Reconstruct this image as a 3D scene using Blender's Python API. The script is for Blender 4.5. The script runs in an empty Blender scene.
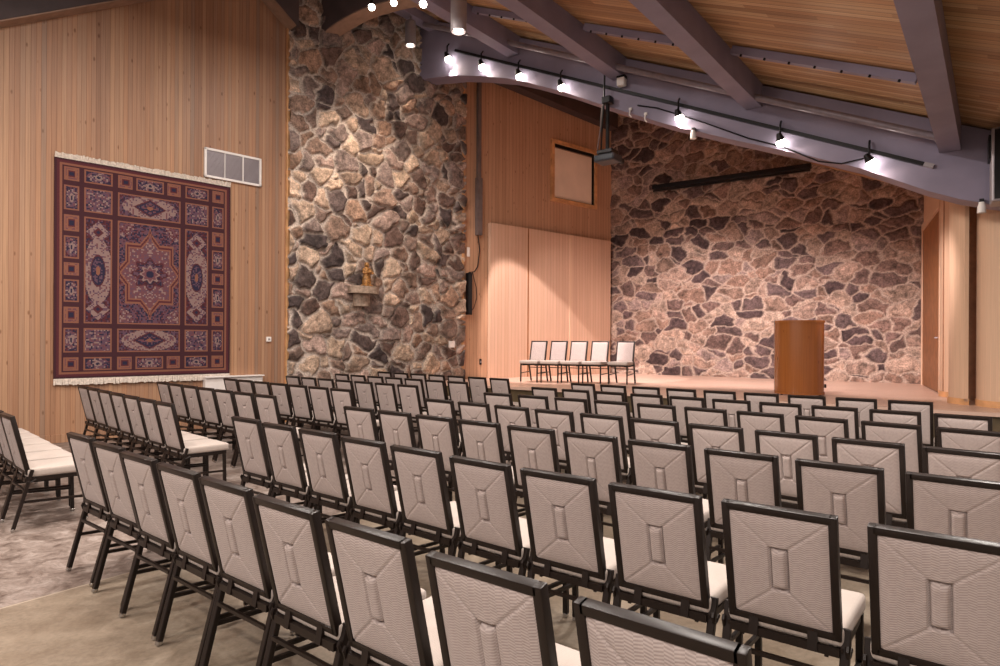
import bpy, bmesh, math, random
import numpy as np
from mathutils import Vector, Matrix

random.seed(7)
scene = bpy.context.scene
COL = scene.collection
R = math.radians
PI = math.pi

# ------------------------------------------------------------------ helpers
def s2l(r, g, b):
    f = lambda c: c/12.92 if c <= .04045 else ((c+.055)/1.055)**2.4
    return (f(r/255), f(g/255), f(b/255), 1)

class MB:
    """collects vertices and faces of one mesh"""
    def __init__(self): self.v = []; self.f = []
    def add(self, vs, fs, M=None):
        n = len(self.v)
        for p in vs:
            p = Vector(p)
            self.v.append(tuple(M @ p) if M else tuple(p))
        self.f += [tuple(i+n for i in q) for q in fs]
        return self
    def box(self, c, s, M=None, bev=0):
        if bev:
            bm = bmesh.new(); bmesh.ops.create_cube(bm, size=1)
            for v in bm.verts: v.co = Vector((v.co.x*s[0]+c[0], v.co.y*s[1]+c[1], v.co.z*s[2]+c[2]))
            bmesh.ops.bevel(bm, geom=list(bm.edges), offset=bev, segments=2, profile=.5, affect='EDGES')
            bm.verts.index_update()
            self.add([v.co.copy() for v in bm.verts], [[v.index for v in f.verts] for f in bm.faces], M)
            bm.free(); return self
        x, y, z = s[0]/2, s[1]/2, s[2]/2
        vs = [(c[0]+a*x, c[1]+b*y, c[2]+d*z) for a, b, d in ((-1,-1,-1),(1,-1,-1),(1,1,-1),(-1,1,-1),(-1,-1,1),(1,-1,1),(1,1,1),(-1,1,1))]
        return self.add(vs, [(0,3,2,1),(4,5,6,7),(0,1,5,4),(1,2,6,5),(2,3,7,6),(3,0,4,7)], M)
    def bar(self, a, b, w, h=None, up=(0,0,1), bev=0):
        """square bar from a to b"""
        h = h or w; a = Vector(a); b = Vector(b); d = (b-a); L = d.length; d.normalize()
        u = Vector(up); s = d.cross(u)
        if s.length < 1e-4: s = d.cross(Vector((0,1,0)))
        s.normalize(); t = s.cross(d)
        M = Matrix(((s.x,d.x,t.x,(a.x+b.x)/2),(s.y,d.y,t.y,(a.y+b.y)/2),(s.z,d.z,t.z,(a.z+b.z)/2),(0,0,0,1)))
        return self.box((0,0,0), (w, L, h), M, bev)
    def tube(self, pts, r, n=10, caps=True):
        pts = [Vector(p) for p in pts]; rr = r if isinstance(r, (list, tuple)) else [r]*len(pts)
        vs = []; fs = []; prev = None
        for i, p in enumerate(pts):
            d = (pts[min(i+1, len(pts)-1)]-pts[max(i-1, 0)]).normalized()
            ref = prev if prev else (Vector((0,0,1)) if abs(d.z) < .9 else Vector((1,0,0)))
            s = d.cross(ref).normalized(); t = s.cross(d).normalized(); prev = t
            for k in range(n):
                a = 2*PI*k/n; vs.append(p+(s*math.cos(a)+t*math.sin(a))*rr[i])
        for i in range(len(pts)-1):
            for k in range(n):
                fs.append((i*n+k, i*n+(k+1)%n, (i+1)*n+(k+1)%n, (i+1)*n+k))
        if caps:
            fs.append(tuple(range(n))[::-1]); fs.append(tuple(range((len(pts)-1)*n, len(pts)*n)))
        return self.add(vs, fs)
    def prism(self, poly, y0, y1, M=None):
        """polygon in local x,z extruded along local y"""
        n = len(poly)
        vs = [(x, y0, z) for x, z in poly]+[(x, y1, z) for x, z in poly]
        fs = [tuple(range(n)), tuple(range(n, 2*n))[::-1]]+[(i, i+n, (i+1)%n+n, (i+1)%n) for i in range(n)]
        return self.add(vs, fs, M)
    def lathe(self, prof, n=24, M=None):
        vs = []; fs = []; m = len(prof)
        for k in range(n):
            a = 2*PI*k/n
            for r, z in prof: vs.append((r*math.cos(a), r*math.sin(a), z))
        for k in range(n):
            for j in range(m-1):
                fs.append((k*m+j, ((k+1)%n)*m+j, ((k+1)%n)*m+j+1, k*m+j+1))
        return self.add(vs, fs, M)
    def mesh(self, name, mat, smooth=False):
        me = bpy.data.meshes.new(name); me.from_pydata(self.v, [], self.f)
        bm = bmesh.new(); bm.from_mesh(me); bmesh.ops.recalc_face_normals(bm, faces=bm.faces); bm.to_mesh(me); bm.free()
        if mat: me.materials.append(mat)
        if smooth:
            for p in me.polygons: p.use_smooth = True
            if smooth != 'all': me.set_sharp_from_angle(angle=R(40))
        me.update(); return me
    def build(self, name, mat, parent=None, smooth=False, M=None):
        return link(name, self.mesh(name, mat, smooth), parent, M)

def link(name, data, parent=None, M=None):
    o = bpy.data.objects.new(name, data); COL.objects.link(o)
    if parent: o.parent = parent
    if M is not None: o.matrix_local = M
    return o

def tag(o, label=None, cat=None, group=None, kind=None):
    if label: o['label'] = label
    if cat: o['category'] = cat
    if group: o['group'] = group
    if kind: o['kind'] = kind
    return o

def thing(name, label, cat, M=None, group=None):
    o = link(name, None, None, M); return tag(o, label, cat, group)

def struct(o, label=None, cat=None): return tag(o, label, cat, None, 'structure')

def frame(origin, bearing, side=1):
    """local x along the bearing (clockwise from +Y), local z up, local y = x rotated left"""
    b = R(bearing); x = Vector((math.sin(b), math.cos(b), 0)); z = Vector((0,0,1)); y = z.cross(x)
    o = Vector(origin)
    return Matrix(((x.x,y.x,0,o.x),(x.y,y.y,0,o.y),(x.z,y.z,1,o.z),(0,0,0,1)))

def copy_tree(o, parent=None):
    c = o.copy(); COL.objects.link(c)
    if parent: c.parent = parent
    for ch in list(o.children): copy_tree(ch, c)
    return c

# ------------------------------------------------------------------ materials
def new_mat(name, rough=.6, metal=0, spec=.4):
    m = bpy.data.materials.new(name); m.use_nodes = True
    nt = m.node_tree; b = nt.nodes['Principled BSDF']
    b.inputs['Roughness'].default_value = rough; b.inputs['Metallic'].default_value = metal
    b.inputs['Specular IOR Level'].default_value = spec
    return m, nt, b

def N(nt, t, **kw):
    n = nt.nodes.new(t)
    for k, v in kw.items():
        if k in n.inputs: n.inputs[k].default_value = v
        else: setattr(n, k, v)
    return n

def math_n(nt, op, a, b=None):
    n = nt.nodes.new('ShaderNodeMath'); n.operation = op
    for i, v in enumerate((a, b)):
        if v is None: continue
        if isinstance(v, (int, float)): n.inputs[i].default_value = v
        else: nt.links.new(v, n.inputs[i])
    return n.outputs[0]

def ramp(nt, fac, stops):
    r = nt.nodes.new('ShaderNodeValToRGB'); el = r.color_ramp.elements
    while len(el) < len(stops): el.new(.5)
    for e, (p, c) in zip(el, stops): e.position = p; e.color = c
    nt.links.new(fac, r.inputs[0]); return r.outputs[0]

def mix(nt, fac, a, b, mode='MIX'):
    n = nt.nodes.new('ShaderNodeMix'); n.data_type = 'RGBA'; n.blend_type = mode
    for sock, v in ((n.inputs[0], fac), (n.inputs[6], a), (n.inputs[7], b)):
        if isinstance(v, (int, float)): sock.default_value = v
        elif isinstance(v, tuple): sock.default_value = v
        else: nt.links.new(v, sock)
    return n.outputs[2]

def bump(nt, b, h, strength=.3, dist=.01):
    n = nt.nodes.new('ShaderNodeBump'); n.inputs['Strength'].default_value = strength; n.inputs['Distance'].default_value = dist
    nt.links.new(h, n.inputs['Height']); nt.links.new(n.outputs[0], b.inputs['Normal'])

def plain(name, col, rough=.6, metal=0, spec=.4, vary=.08, scale=8):
    m, nt, b = new_mat(name, rough, metal, spec)
    tc = N(nt, 'ShaderNodeTexCoord'); no = N(nt, 'ShaderNodeTexNoise', Scale=scale, Detail=4)
    nt.links.new(tc.outputs['Object'], no.inputs['Vector'])
    d = tuple(c*(1-vary*2) for c in col[:3])+(1,); l = tuple(min(1, c*(1+vary*2)) for c in col[:3])+(1,)
    nt.links.new(ramp(nt, no.outputs['Fac'], [(.3, d), (.7, l)]), b.inputs['Base Color'])
    return m

def boards(name, cols, w=.09, axis=0, along=2, rough=.45, length=None, groove=.06, grain=.25, knots=True, gcol=.5, spec=.3):
    """wooden boards laid side by side along one object axis"""
    m, nt, b = new_mat(name, rough, 0, spec)
    tc = N(nt, 'ShaderNodeTexCoord'); sp = N(nt, 'ShaderNodeSeparateXYZ'); nt.links.new(tc.outputs['Object'], sp.inputs[0])
    x = math_n(nt, 'DIVIDE', sp.outputs[axis], w); cell = math_n(nt, 'FLOOR', x); fr = math_n(nt, 'FRACT', x)
    idn = cell
    cb = N(nt, 'ShaderNodeCombineXYZ'); nt.links.new(cell, cb.inputs[0])
    if length:
        off = N(nt, 'ShaderNodeTexWhiteNoise', noise_dimensions='1D'); nt.links.new(cell, off.inputs['W'])
        zz = math_n(nt, 'ADD', math_n(nt, 'DIVIDE', sp.outputs[along], length), math_n(nt, 'MULTIPLY', off.outputs['Value'], 7.3))
        nt.links.new(math_n(nt, 'FLOOR', zz), cb.inputs[1])
    wn = N(nt, 'ShaderNodeTexWhiteNoise', noise_dimensions='3D'); nt.links.new(cb.outputs[0], wn.inputs['Vector'])
    st = [(i/(len(cols)-1), c) for i, c in enumerate(cols)]
    base = ramp(nt, wn.outputs['Value'], st)
    # grain stretched along the board, different for each board
    mp = N(nt, 'ShaderNodeMapping'); sc = [14, 14, 14]; sc[axis] = 55; sc[along] = 1.1; mp.inputs['Scale'].default_value = sc
    ad = N(nt, 'ShaderNodeVectorMath', operation='ADD'); nt.links.new(tc.outputs['Object'], ad.inputs[0])
    c2 = N(nt, 'ShaderNodeVectorMath', operation='SCALE'); nt.links.new(wn.outputs['Color'], c2.inputs[0]); c2.inputs['Scale'].default_value = 9
    nt.links.new(c2.outputs[0], ad.inputs[1]); nt.links.new(ad.outputs[0], mp.inputs['Vector'])
    no = N(nt, 'ShaderNodeTexNoise', Scale=1.0, Detail=5, Roughness=.6); nt.links.new(mp.outputs[0], no.inputs['Vector'])
    g = ramp(nt, no.outputs['Fac'], [(.3, (1-grain,)*3+(1,)), (.7, (1,1,1,1))])
    col = mix(nt, 1.0, base, g, 'MULTIPLY')
    if knots:
        mk = N(nt, 'ShaderNodeMapping'); sk = [7, 7, 7]; sk[along] = 3; mk.inputs['Scale'].default_value = sk; nt.links.new(ad.outputs[0], mk.inputs['Vector'])
        vo = N(nt, 'ShaderNodeTexVoronoi', Scale=1.0); nt.links.new(mk.outputs[0], vo.inputs['Vector'])
        kf = ramp(nt, vo.outputs['Distance'], [(.05, (.45,.33,.25,1)), (.13, (1,1,1,1))])
        col = mix(nt, .8, col, kf, 'MULTIPLY')
    e = math_n(nt, 'ABSOLUTE', math_n(nt, 'SUBTRACT', fr, .5))
    gm = math_n(nt, 'GREATER_THAN', e, .5-groove)
    col = mix(nt, gm, col, mix(nt, 1.0, col, (gcol, gcol*.9, gcol*.85, 1), 'MULTIPLY'))
    nt.links.new(col, b.inputs['Base Color'])
    bump(nt, b, math_n(nt, 'SUBTRACT', 1.0, gm), .5, .006)
    return m

M_ = {}
M_['wall_wood'] = boards('pine boards', [s2l(156,118,94), s2l(184,140,108), s2l(166,130,106), s2l(188,148,116), s2l(152,124,106)], w=.062, groove=.05, gcol=.72)
M_['alcove_wood'] = boards('cedar boards', [s2l(196,154,124), s2l(208,166,136), s2l(202,158,128)], w=.11, groove=.05, gcol=.65)
M_['panel_wood'] = boards('panel veneer', [s2l(218,180,154), s2l(224,187,162), s2l(213,174,150)], w=.11, groove=.04, gcol=.75, knots=False, grain=.15)
M_['ceil_wood'] = boards('ceiling planks', [s2l(168,122,84), s2l(212,168,122), s2l(192,142,98), s2l(222,184,140), s2l(182,138,100)], w=.095, axis=1, along=0, length=2.6, groove=.05, gcol=.45, knots=False, grain=.4, rough=.5)
M_['stage_wood'] = boards('stage planks', [s2l(216,182,162), s2l(224,192,174), s2l(208,174,156)], w=.07, axis=1, along=0, length=1.6, groove=.02, gcol=.7, knots=False, grain=.12, rough=.33, spec=.5)
M_['wing_wood'] = boards('wing veneer', [s2l(222,186,156), s2l(228,194,166)], w=.5, groove=.0, knots=False, grain=.14, rough=.4)
M_['trim_wood'] = plain('trim wood', s2l(208,158,112), .45, vary=.12, scale=6)
M_['dark_wood'] = plain('dark door wood', s2l(150,98,58), .45, vary=.12, scale=6)
M_['riser'] = plain('stage riser', s2l(92,78,56), .6, vary=.12)
M_['pipe'] = plain('pipe paint', s2l(136,126,134), .4, .2)
M_['beam'] = plain('painted beam', s2l(138,130,150), .55, vary=.05, scale=2.5)
M_['soffit'] = M_['beam']
M_['dark_beam'] = plain('dark stained beam', s2l(72,60,60), .6, vary=.08, scale=3)
M_['black'] = plain('black metal', s2l(24,22,24), .4, .3)
M_['grey_metal'] = plain('grey metal', s2l(158,150,154), .42, .3, vary=.03)
M_['white'] = plain('white enamel', s2l(232,226,222), .4, vary=.02)
M_['chrome'] = plain('chrome ferrule', s2l(190,186,182), .22, .9, vary=.03)
M_['bronze'] = plain('bronze powder coat', s2l(31,22,18), .4, .15, .4, vary=.06, scale=20)
M_['gold'] = plain('gilded wood', s2l(158,114,66), .45, .25, vary=.35, scale=30)
M_['ledge_stone'] = plain('ledge stone', s2l(160,140,124), .85, vary=.2, scale=18)
M_['screen'] = plain('booth glass blind', s2l(244,226,208), .5, vary=.03, scale=2)
M_['proj_blue'] = plain('projector casing', s2l(44,48,56), .4, vary=.1, scale=12)

def emis(name, col, st):
    m, nt, b = new_mat(name, .5); b.inputs['Base Color'].default_value = col
    b.inputs['Emission Color'].default_value = col; b.inputs['Emission Strength'].default_value = st
    return m
M_['bulb'] = emis('lit lamp lens', (1,.9,.78,1), 25)
M_['pend_bulb'] = emis('lit downlight lens', (1,.88,.74,1), 14)

def fabric(name, c1, c2, axis_w=.024, horizontal=False):
    m, nt, b = new_mat(name, .85, 0, .15)
    b.inputs['Sheen Weight'].default_value = .15
    tc = N(nt, 'ShaderNodeTexCoord'); sp = N(nt, 'ShaderNodeSeparateXYZ'); nt.links.new(tc.outputs['Object'], sp.inputs[0])
    x = math_n(nt, 'DIVIDE', sp.outputs[0], axis_w); cell = math_n(nt, 'FLOOR', x)
    par = math_n(nt, 'MODULO', math_n(nt, 'ABSOLUTE', cell), 2.0); fr = math_n(nt, 'FRACT', x)
    sgn = math_n(nt, 'SUBTRACT', math_n(nt, 'MULTIPLY', par, 2.0), 1.0)
    zc = sp.outputs[1 if horizontal else 2]
    zz = math_n(nt, 'ADD', math_n(nt, 'DIVIDE', zc, .009), math_n(nt, 'MULTIPLY', math_n(nt, 'MULTIPLY', fr, sgn), .55))
    f2 = math_n(nt, 'FRACT', zz); tri = math_n(nt, 'ABSOLUTE', math_n(nt, 'SUBTRACT', f2, .5))
    rib = math_n(nt, 'MULTIPLY', tri, 2.0)
    no = N(nt, 'ShaderNodeTexNoise', Scale=60.0, Detail=3); nt.links.new(tc.outputs['Object'], no.inputs['Vector'])
    f = math_n(nt, 'ADD', math_n(nt, 'MULTIPLY', rib, .6), math_n(nt, 'MULTIPLY', no.outputs['Fac'], .4))
    nt.links.new(ramp(nt, f, [(.2, c1), (.75, c2)]), b.inputs['Base Color'])
    bump(nt, b, rib, .25, .0015)
    return m
M_['fabric'] = fabric('woven herringbone upholstery', s2l(154,140,136), s2l(190,176,171))
M_['seat_fabric'] = fabric('woven seat upholstery', s2l(172,160,152), s2l(184,172,164), horizontal=True)

def vcol_mat(name, rough=.85, scale=25, amt=.35, bstr=.4):
    m, nt, b = new_mat(name, rough, 0, .25)
    at = N(nt, 'ShaderNodeVertexColor', layer_name='Col')
    tc = N(nt, 'ShaderNodeTexCoord'); no = N(nt, 'ShaderNodeTexNoise', Scale=scale, Detail=6, Roughness=.65)
    nt.links.new(tc.outputs['Object'], no.inputs['Vector'])
    g = ramp(nt, no.outputs['Fac'], [(.3, (1-amt,)*3+(1,)), (.72, (1+amt*.75,)*3+(1,))])
    nt.links.new(mix(nt, 1.0, at.outputs['Color'], g, 'MULTIPLY'), b.inputs['Base Color'])
    if bstr: bump(nt, b, no.outputs['Fac'], bstr, .02)
    return m
M_['stone'] = vcol_mat('field stone', .85, 30, .6, .9)
M_['rug'] = vcol_mat('rug pile', .95, 160, .2, .15)

def concrete():
    m, nt, b = new_mat('polished concrete', .42, 0, .35)
    tc = N(nt, 'ShaderNodeTexCoord')
    n1 = N(nt, 'ShaderNodeTexNoise', Scale=.8, Detail=9, Roughness=.62, Distortion=.6); nt.links.new(tc.outputs['Object'], n1.inputs['Vector'])
    n2 = N(nt, 'ShaderNodeTexNoise', Scale=6.0, Detail=12, Roughness=.75, Distortion=.8); nt.links.new(tc.outputs['Object'], n2.inputs['Vector'])
    f = math_n(nt, 'ADD', math_n(nt, 'MULTIPLY', n1.outputs['Fac'], .6), math_n(nt, 'MULTIPLY', n2.outputs['Fac'], .4))
    c = ramp(nt, f, [(.32, s2l(92,76,62)), (.44, s2l(128,113,97)), (.56, s2l(146,132,116)), (.70, s2l(166,153,138))])
    # second pour beyond the joint: greyer and more mottled
    sp = N(nt, 'ShaderNodeSeparateXYZ'); nt.links.new(tc.outputs['Object'], sp.inputs[0])
    d = math_n(nt, 'ADD', math_n(nt, 'MULTIPLY', math_n(nt, 'ADD', sp.outputs[0], 2.68), -.821), math_n(nt, 'MULTIPLY', math_n(nt, 'SUBTRACT', sp.outputs[1], 3.76), .571))
    side = math_n(nt, 'GREATER_THAN', d, 0.0)
    c2 = ramp(nt, n2.outputs['Fac'], [(.36, s2l(86,70,63)), (.45, s2l(118,104,96)), (.54, s2l(142,128,120)), (.64, s2l(166,154,147))])
    c = mix(nt, side, c, c2)
    n3 = N(nt, 'ShaderNodeTexNoise', Scale=38.0, Detail=6, Roughness=.7); nt.links.new(tc.outputs['Object'], n3.inputs['Vector'])
    c = mix(nt, 1.0, c, ramp(nt, n3.outputs['Fac'], [(.32, (.80,.79,.78,1)), (.6, (1.06,1.06,1.06,1))]), 'MULTIPLY')
    jl = math_n(nt, 'LESS_THAN', math_n(nt, 'ABSOLUTE', d), .008)
    c = mix(nt, jl, c, s2l(170,156,140))
    nt.links.new(c, b.inputs['Base Color']); nt.links.new(math_n(nt, 'ADD', math_n(nt, 'MULTIPLY', n2.outputs['Fac'], .35), .28), b.inputs['Roughness'])
    return m
M_['concrete'] = concrete()

# ------------------------------------------------------------------ the place: measured plan (metres, camera over the origin)
BW = 44.5                       # bearing of the long left wall
BA = 50.4                       # bearing of the alcove wall
BD = 124.8                      # bearing of the stage front and back wall
BP = 37.8                       # bearing of the purlins
LW = frame((-6.3, 9.5, 0), BW)
AW = frame((-.3, 15.5, 0), BA)
BWL = frame((3.2, 18.4, 0), BD)
EF = frame((.12, 12.69, 0), BD)  # stage front: x along the edge, +y towards the stage back
HS = .62
Pv = Vector((math.sin(R(BP)), math.cos(R(BP)), 0)); D2 = Vector((Pv.y, -Pv.x, 0)); E0 = Vector((.12, 12.69, 0))
def roof_z(x, y): return 4.284+.4315*(7.719-((Vector((x, y, 0))-E0).dot(D2))/.9986)

# floor
struct(MB().box((0, 6, -.05), (44, 44, .1)).build('floor', M_['concrete']))

# left wooden wall with its boards, and a baseboard
wl = MB().prism([(-9, 0), (3.36, 0), (3.36, 9.4), (-9, 9.4)], 0, .2)
struct(wl.build('wall_left', M_['wall_wood'], M=LW))
struct(MB().box((-2.8, -.012, .06), (12.3, .024, .12)).build('baseboard_left', M_['wall_wood'], M=LW))
# rafters running up the left gable
def rafter(name, pts, mat, depth=.9, w=.32):
    lo = pts; hi = [(x, z+depth) for x, z in pts][::-1]
    return struct(MB().prism(lo+hi, -w, 0).build(name, mat, M=LW))
rafter('trim_1', [(-7, 2.29), (2.66, 7.9)], M_['dark_beam'])
rafter('trim_2', [(2.66, 7.76), (3.38, 7.24)], M_['dark_beam'])
M_['lit_soffit'] = plain('soffit painted as lit', s2l(150,122,104), .55)  # paler brown puts the light on the undersides into the colour
rafter('trim_14', [(-7, 2.27), (2.66, 7.88)], M_['lit_soffit'], .05, .30)  # thin strips added below the rafters, coloured as lit undersides
rafter('trim_15', [(2.66, 7.74), (3.34, 7.25)], M_['lit_soffit'], .05, .30)
struct(MB().box((3.33, -.02, 3.7), (.06, .06, 7.4)).build('trim_3', M_['trim_wood'], M=LW))

# ---- rubble stone walls as real relief
def stone_wall(name, W, H, cw, ch, seed, relief, pal, mortar, M, step=.024, mw=.035, depth=.3):
    rng = np.random.default_rng(seed)
    nx, nz = int(W/step)+1, int(H/step)+1
    X, Z = np.meshgrid(np.linspace(0, W, nx), np.linspace(0, H, nz))
    def vnoise(x, y, s, sd):
        r = np.random.default_rng(sd).random((256, 256)); x = x/s+40; y = y/s+40
        i = np.floor(x).astype(int); j = np.floor(y).astype(int); u = x-i; v = y-j
        u = u*u*(3-2*u); v = v*v*(3-2*v); g = lambda a, b: r[a % 256, b % 256]
        return (g(i,j)*(1-u)+g(i+1,j)*u)*(1-v)+(g(i,j+1)*(1-u)+g(i+1,j+1)*u)*v-.5
    Xw = X+.20*vnoise(X, Z, .35, seed+1)+.09*vnoise(X, Z, .11, seed+2)
    Zw = Z+.17*vnoise(X, Z, .35, seed+3)+.08*vnoise(X, Z, .11, seed+4)
    gx, gz = int(W/cw)+8, int(H/ch)+8
    jx = (rng.random((gx, gz))-.5)*.95; jz = (rng.random((gx, gz))-.5)*.95
    wt = rng.random((gx, gz))**1.5*.6                      # larger weights swallow their neighbours
    pi = rng.integers(0, len(pal), (gx, gz)); br = .82+.36*rng.random((gx, gz))
    tx = (rng.random((gx, gz))-.5); tz = (rng.random((gx, gz))-.5); oh = rng.random((gx, gz))
    ci = np.floor(Xw/cw).astype(int)+3; cj = np.floor(Zw/ch).astype(int)+3
    best = np.full(X.shape, 9e9); bi = np.zeros(X.shape, int); bj = np.zeros(X.shape, int); bx = np.zeros(X.shape); bz = np.zeros(X.shape)
    cand = []
    for a in (-2, -1, 0, 1, 2):
        for c in (-2, -1, 0, 1, 2):
            i = np.clip(ci+a, 0, gx-1); j = np.clip(cj+c, 0, gz-1)
            sx = (i-3+.5+jx[i, j]+.25*((j % 2)*2-1))*cw; sz = (j-3+.5+jz[i, j])*ch
            dx = (Xw-sx)/cw; dz = (Zw-sz)/ch
            d = dx*dx+dz*dz-wt[i, j]
            cand.append((d, i, j, sx, sz))
            m = d < best; best = np.where(m, d, best); bi = np.where(m, i, bi); bj = np.where(m, j, bj); bx = np.where(m, sx, bx); bz = np.where(m, sz, bz)
    edge = np.full(X.shape, 9e9)
    for d, i, j, sx, sz in cand:
        other = (i != bi) | (j != bj)
        L = np.sqrt(((sx-bx)/cw)**2+((sz-bz)/ch)**2)+1e-6
        e = (d-best)/(2*L)*min(cw, ch)
        edge = np.where(other & (e < edge), e, edge)
    wob = mw*(1+.9*vnoise(X, Z, .22, seed+5))
    t = np.clip((edge-wob*.5)/.035, 0, 1); t = t*t*(3-2*t)
    rough = vnoise(X, Z, .16, seed+6)*.5+vnoise(X, Z, .07, seed+7)*.35
    hgt = t*relief*(.45+.55*oh[bi, bj]+1.3*(tx[bi, bj]*(Xw-bx)/cw+tz[bi, bj]*(Zw-bz)/ch)+.55*rough)+.006*vnoise(X, Z, .05, seed+8)
    hgt = np.maximum(hgt, -.01)
    P = np.array([c[:3] for c in pal]); colr = P[pi[bi, bj]]*br[bi, bj][..., None]
    tint = 1+.6*vnoise(X, Z, .22, seed+9)+.75*vnoise(X, Z, .07, seed+10)+.5*vnoise(X, Z, .035, seed+12)
    colr = colr*tint[..., None]
    k = np.clip((edge-wob*.42)/.02, 0, 1)[..., None]
    colr = colr*k+np.array(mortar[:3])*(1+.3*vnoise(X, Z, .2, seed+11))[..., None]*(1-k)
    vs = np.stack([X, -hgt, Z], -1).reshape(-1, 3)
    idx = np.arange(nx*nz).reshape(nz, nx)
    fs = np.stack([idx[:-1, :-1], idx[:-1, 1:], idx[1:, 1:], idx[1:, :-1]], -1).reshape(-1, 4)
    me = bpy.data.meshes.new(name)
    me.vertices.add(len(vs)+8); me.vertices.foreach_set('co', np.concatenate([vs, np.array([(0,.02,0),(W,.02,0),(W,.02,H),(0,.02,H),(0,depth,0),(W,depth,0),(W,depth,H),(0,depth,H)])]).ravel())
    n = len(vs); q = np.array([(n,n+3,n+7,n+4),(n+1,n+5,n+6,n+2),(n+4,n+7,n+6,n+5),(n+3,n+2,n+6,n+7)])
    allf = np.concatenate([fs, q])
    me.loops.add(allf.size); me.polygons.add(len(allf))
    me.loops.foreach_set('vertex_index', allf.ravel()); me.polygons.foreach_set('loop_start', np.arange(len(allf))*4)
    me.polygons.foreach_set('use_smooth', np.ones(len(allf), bool))
    me.update(calc_edges=True); me.validate()
    ca = me.color_attributes.new('Col', 'FLOAT_COLOR', 'POINT')
    c4 = np.ones((n+8, 4)); c4[:n, :3] = np.clip(colr.reshape(-1, 3), 0, 1); c4[n:, :3] = mortar[:3]
    ca.data.foreach_set('color', c4.ravel())
    me.materials.append(M_['stone'])
    return struct(link(name, me, None, M))
palL = [s2l(min(255,c[0]*1.16),c[1]*1.17,c[2]*1.20) for c in ((150,128,110),(128,106,92),(160,138,118),(110,92,82),(80,68,64),(70,60,58),(138,112,94),(146,124,112),(120,104,96),(168,146,126),(92,74,66))]
palB = [s2l(min(255,c[0]*1.02),c[1]*1.03,c[2]*1.06) for c in ((158,132,116),(146,120,104),(168,142,124),(130,104,92),(98,80,76),(82,66,64),(106,88,84),(140,112,96),(150,128,118),(172,148,130),(112,90,82))]
stone_wall('wall_middle', 4.40, 9.2, .36, .29, 11, .095, palL, s2l(202,188,177), LW @ Matrix.Translation((3.32, -.05, 0)), mw=.024, step=.021)
stone_wall('wall_back', 7.75, 8.4, .40, .25, 23, .045, palB, s2l(188,166,152), BWL @ Matrix.Translation((-.12, -.02, HS)), mw=.015)

# ---- ceiling: planked roof plane falling to the right
zx, zy = E0.x, E0.y
fall = Vector((D2.x*.9986, D2.y*.9986, -.4315)).normalized()
rz = roof_z(zx, zy)
nrm = fall.cross(Pv); nrm = nrm if nrm.z > 0 else -nrm
yv = nrm.cross(fall)
RM = Matrix(((fall.x,yv.x,nrm.x,zx),(fall.y,yv.y,nrm.y,zy),(fall.z,yv.z,nrm.z,rz),(0,0,0,1)))
struct(MB().box((3.5, -4, .06), (21, 24, .12)).build('ceiling', M_['ceil_wood'], M=RM))

# ---- main arched beam over the stage front
def rz_s(s): return 4.284+.4315*(7.719-s)
soff = [(-2.9,7.32),(-2.03,7.203),(-1.3,7.09),(-.68,6.933),(.0,6.73),(.53,6.517),(1.3,6.17),(2.02,5.801),(3.25,5.207),(4.3,4.77),(5.34,4.36),(6.13,4.03),(6.95,3.594),(7.3,3.44),(7.62,3.337),(8.2,3.2),(8.9,3.1)]
top = [(s, rz_s(s)-.03) for s in (8.9, -2.9)]
soff = [(-2.9,7.32)]+[p for p in soff[1:]]
struct(MB().prism(soff+top, 0, .42).build('trim_4', M_['beam'], M=EF))
# purlins carried by it
for k, s in enumerate((-1.95, .15, 2.39, 4.674, 7.19)):
    e = E0+Vector((math.sin(R(BD)), math.cos(R(BD)), 0))*s
    dp = .42 if k else .24; z = roof_z(e.x, e.y)-dp/2
    a = Vector((e.x, e.y, z))+Pv*.05; b = Vector((e.x, e.y, z))-Pv*14
    struct(MB().bar(a, b, .24, dp).build('trim_%d' % (5+k), M_['beam']))
# curved knee brace rising from the stone wall
KB = frame((-3.55, 12.34, 0), 110)
kn = [(-.35,7.2),(0,7.339),(.25,7.51),(.586,7.645),(1.02,7.759),(1.45,7.80),(1.76,7.815),(2.2,7.8)]
def smooth_pts(p, n=4):
    out = []
    for i in range(len(p)-1):
        a, b, c, d = p[max(i-1,0)], p[i], p[i+1], p[min(i+2,len(p)-1)]
        for k in range(n):
            t = k/n; out.append(tuple(.5*((2*b[j])+(c[j]-a[j])*t+(2*a[j]-5*b[j]+4*c[j]-d[j])*t*t+(-a[j]+3*b[j]-3*c[j]+d[j])*t**3) for j in (0,1)))
    return out+[p[-1]]
kn = smooth_pts(kn)
struct(MB().prism(kn+[(2.2,8.5),(-.35,9.0)], -.0, .40).build('trim_10', M_['dark_beam'], M=KB))
struct(MB().prism([(x, z-.02) for x, z in kn]+[(x, z+.03) for x, z in kn[::-1]], .02, .38).build('trim_16', M_['lit_soffit'], M=KB))  # paler strip under the brace, painted as lit by the lamps
# beam under the roof along the alcove wall
struct(MB().prism([(-.9,7.86),(4.45,7.55),(4.45,8.03),(-.9,8.4)], -.28, 0).build('trim_11', M_['dark_beam'], M=AW))

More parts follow.
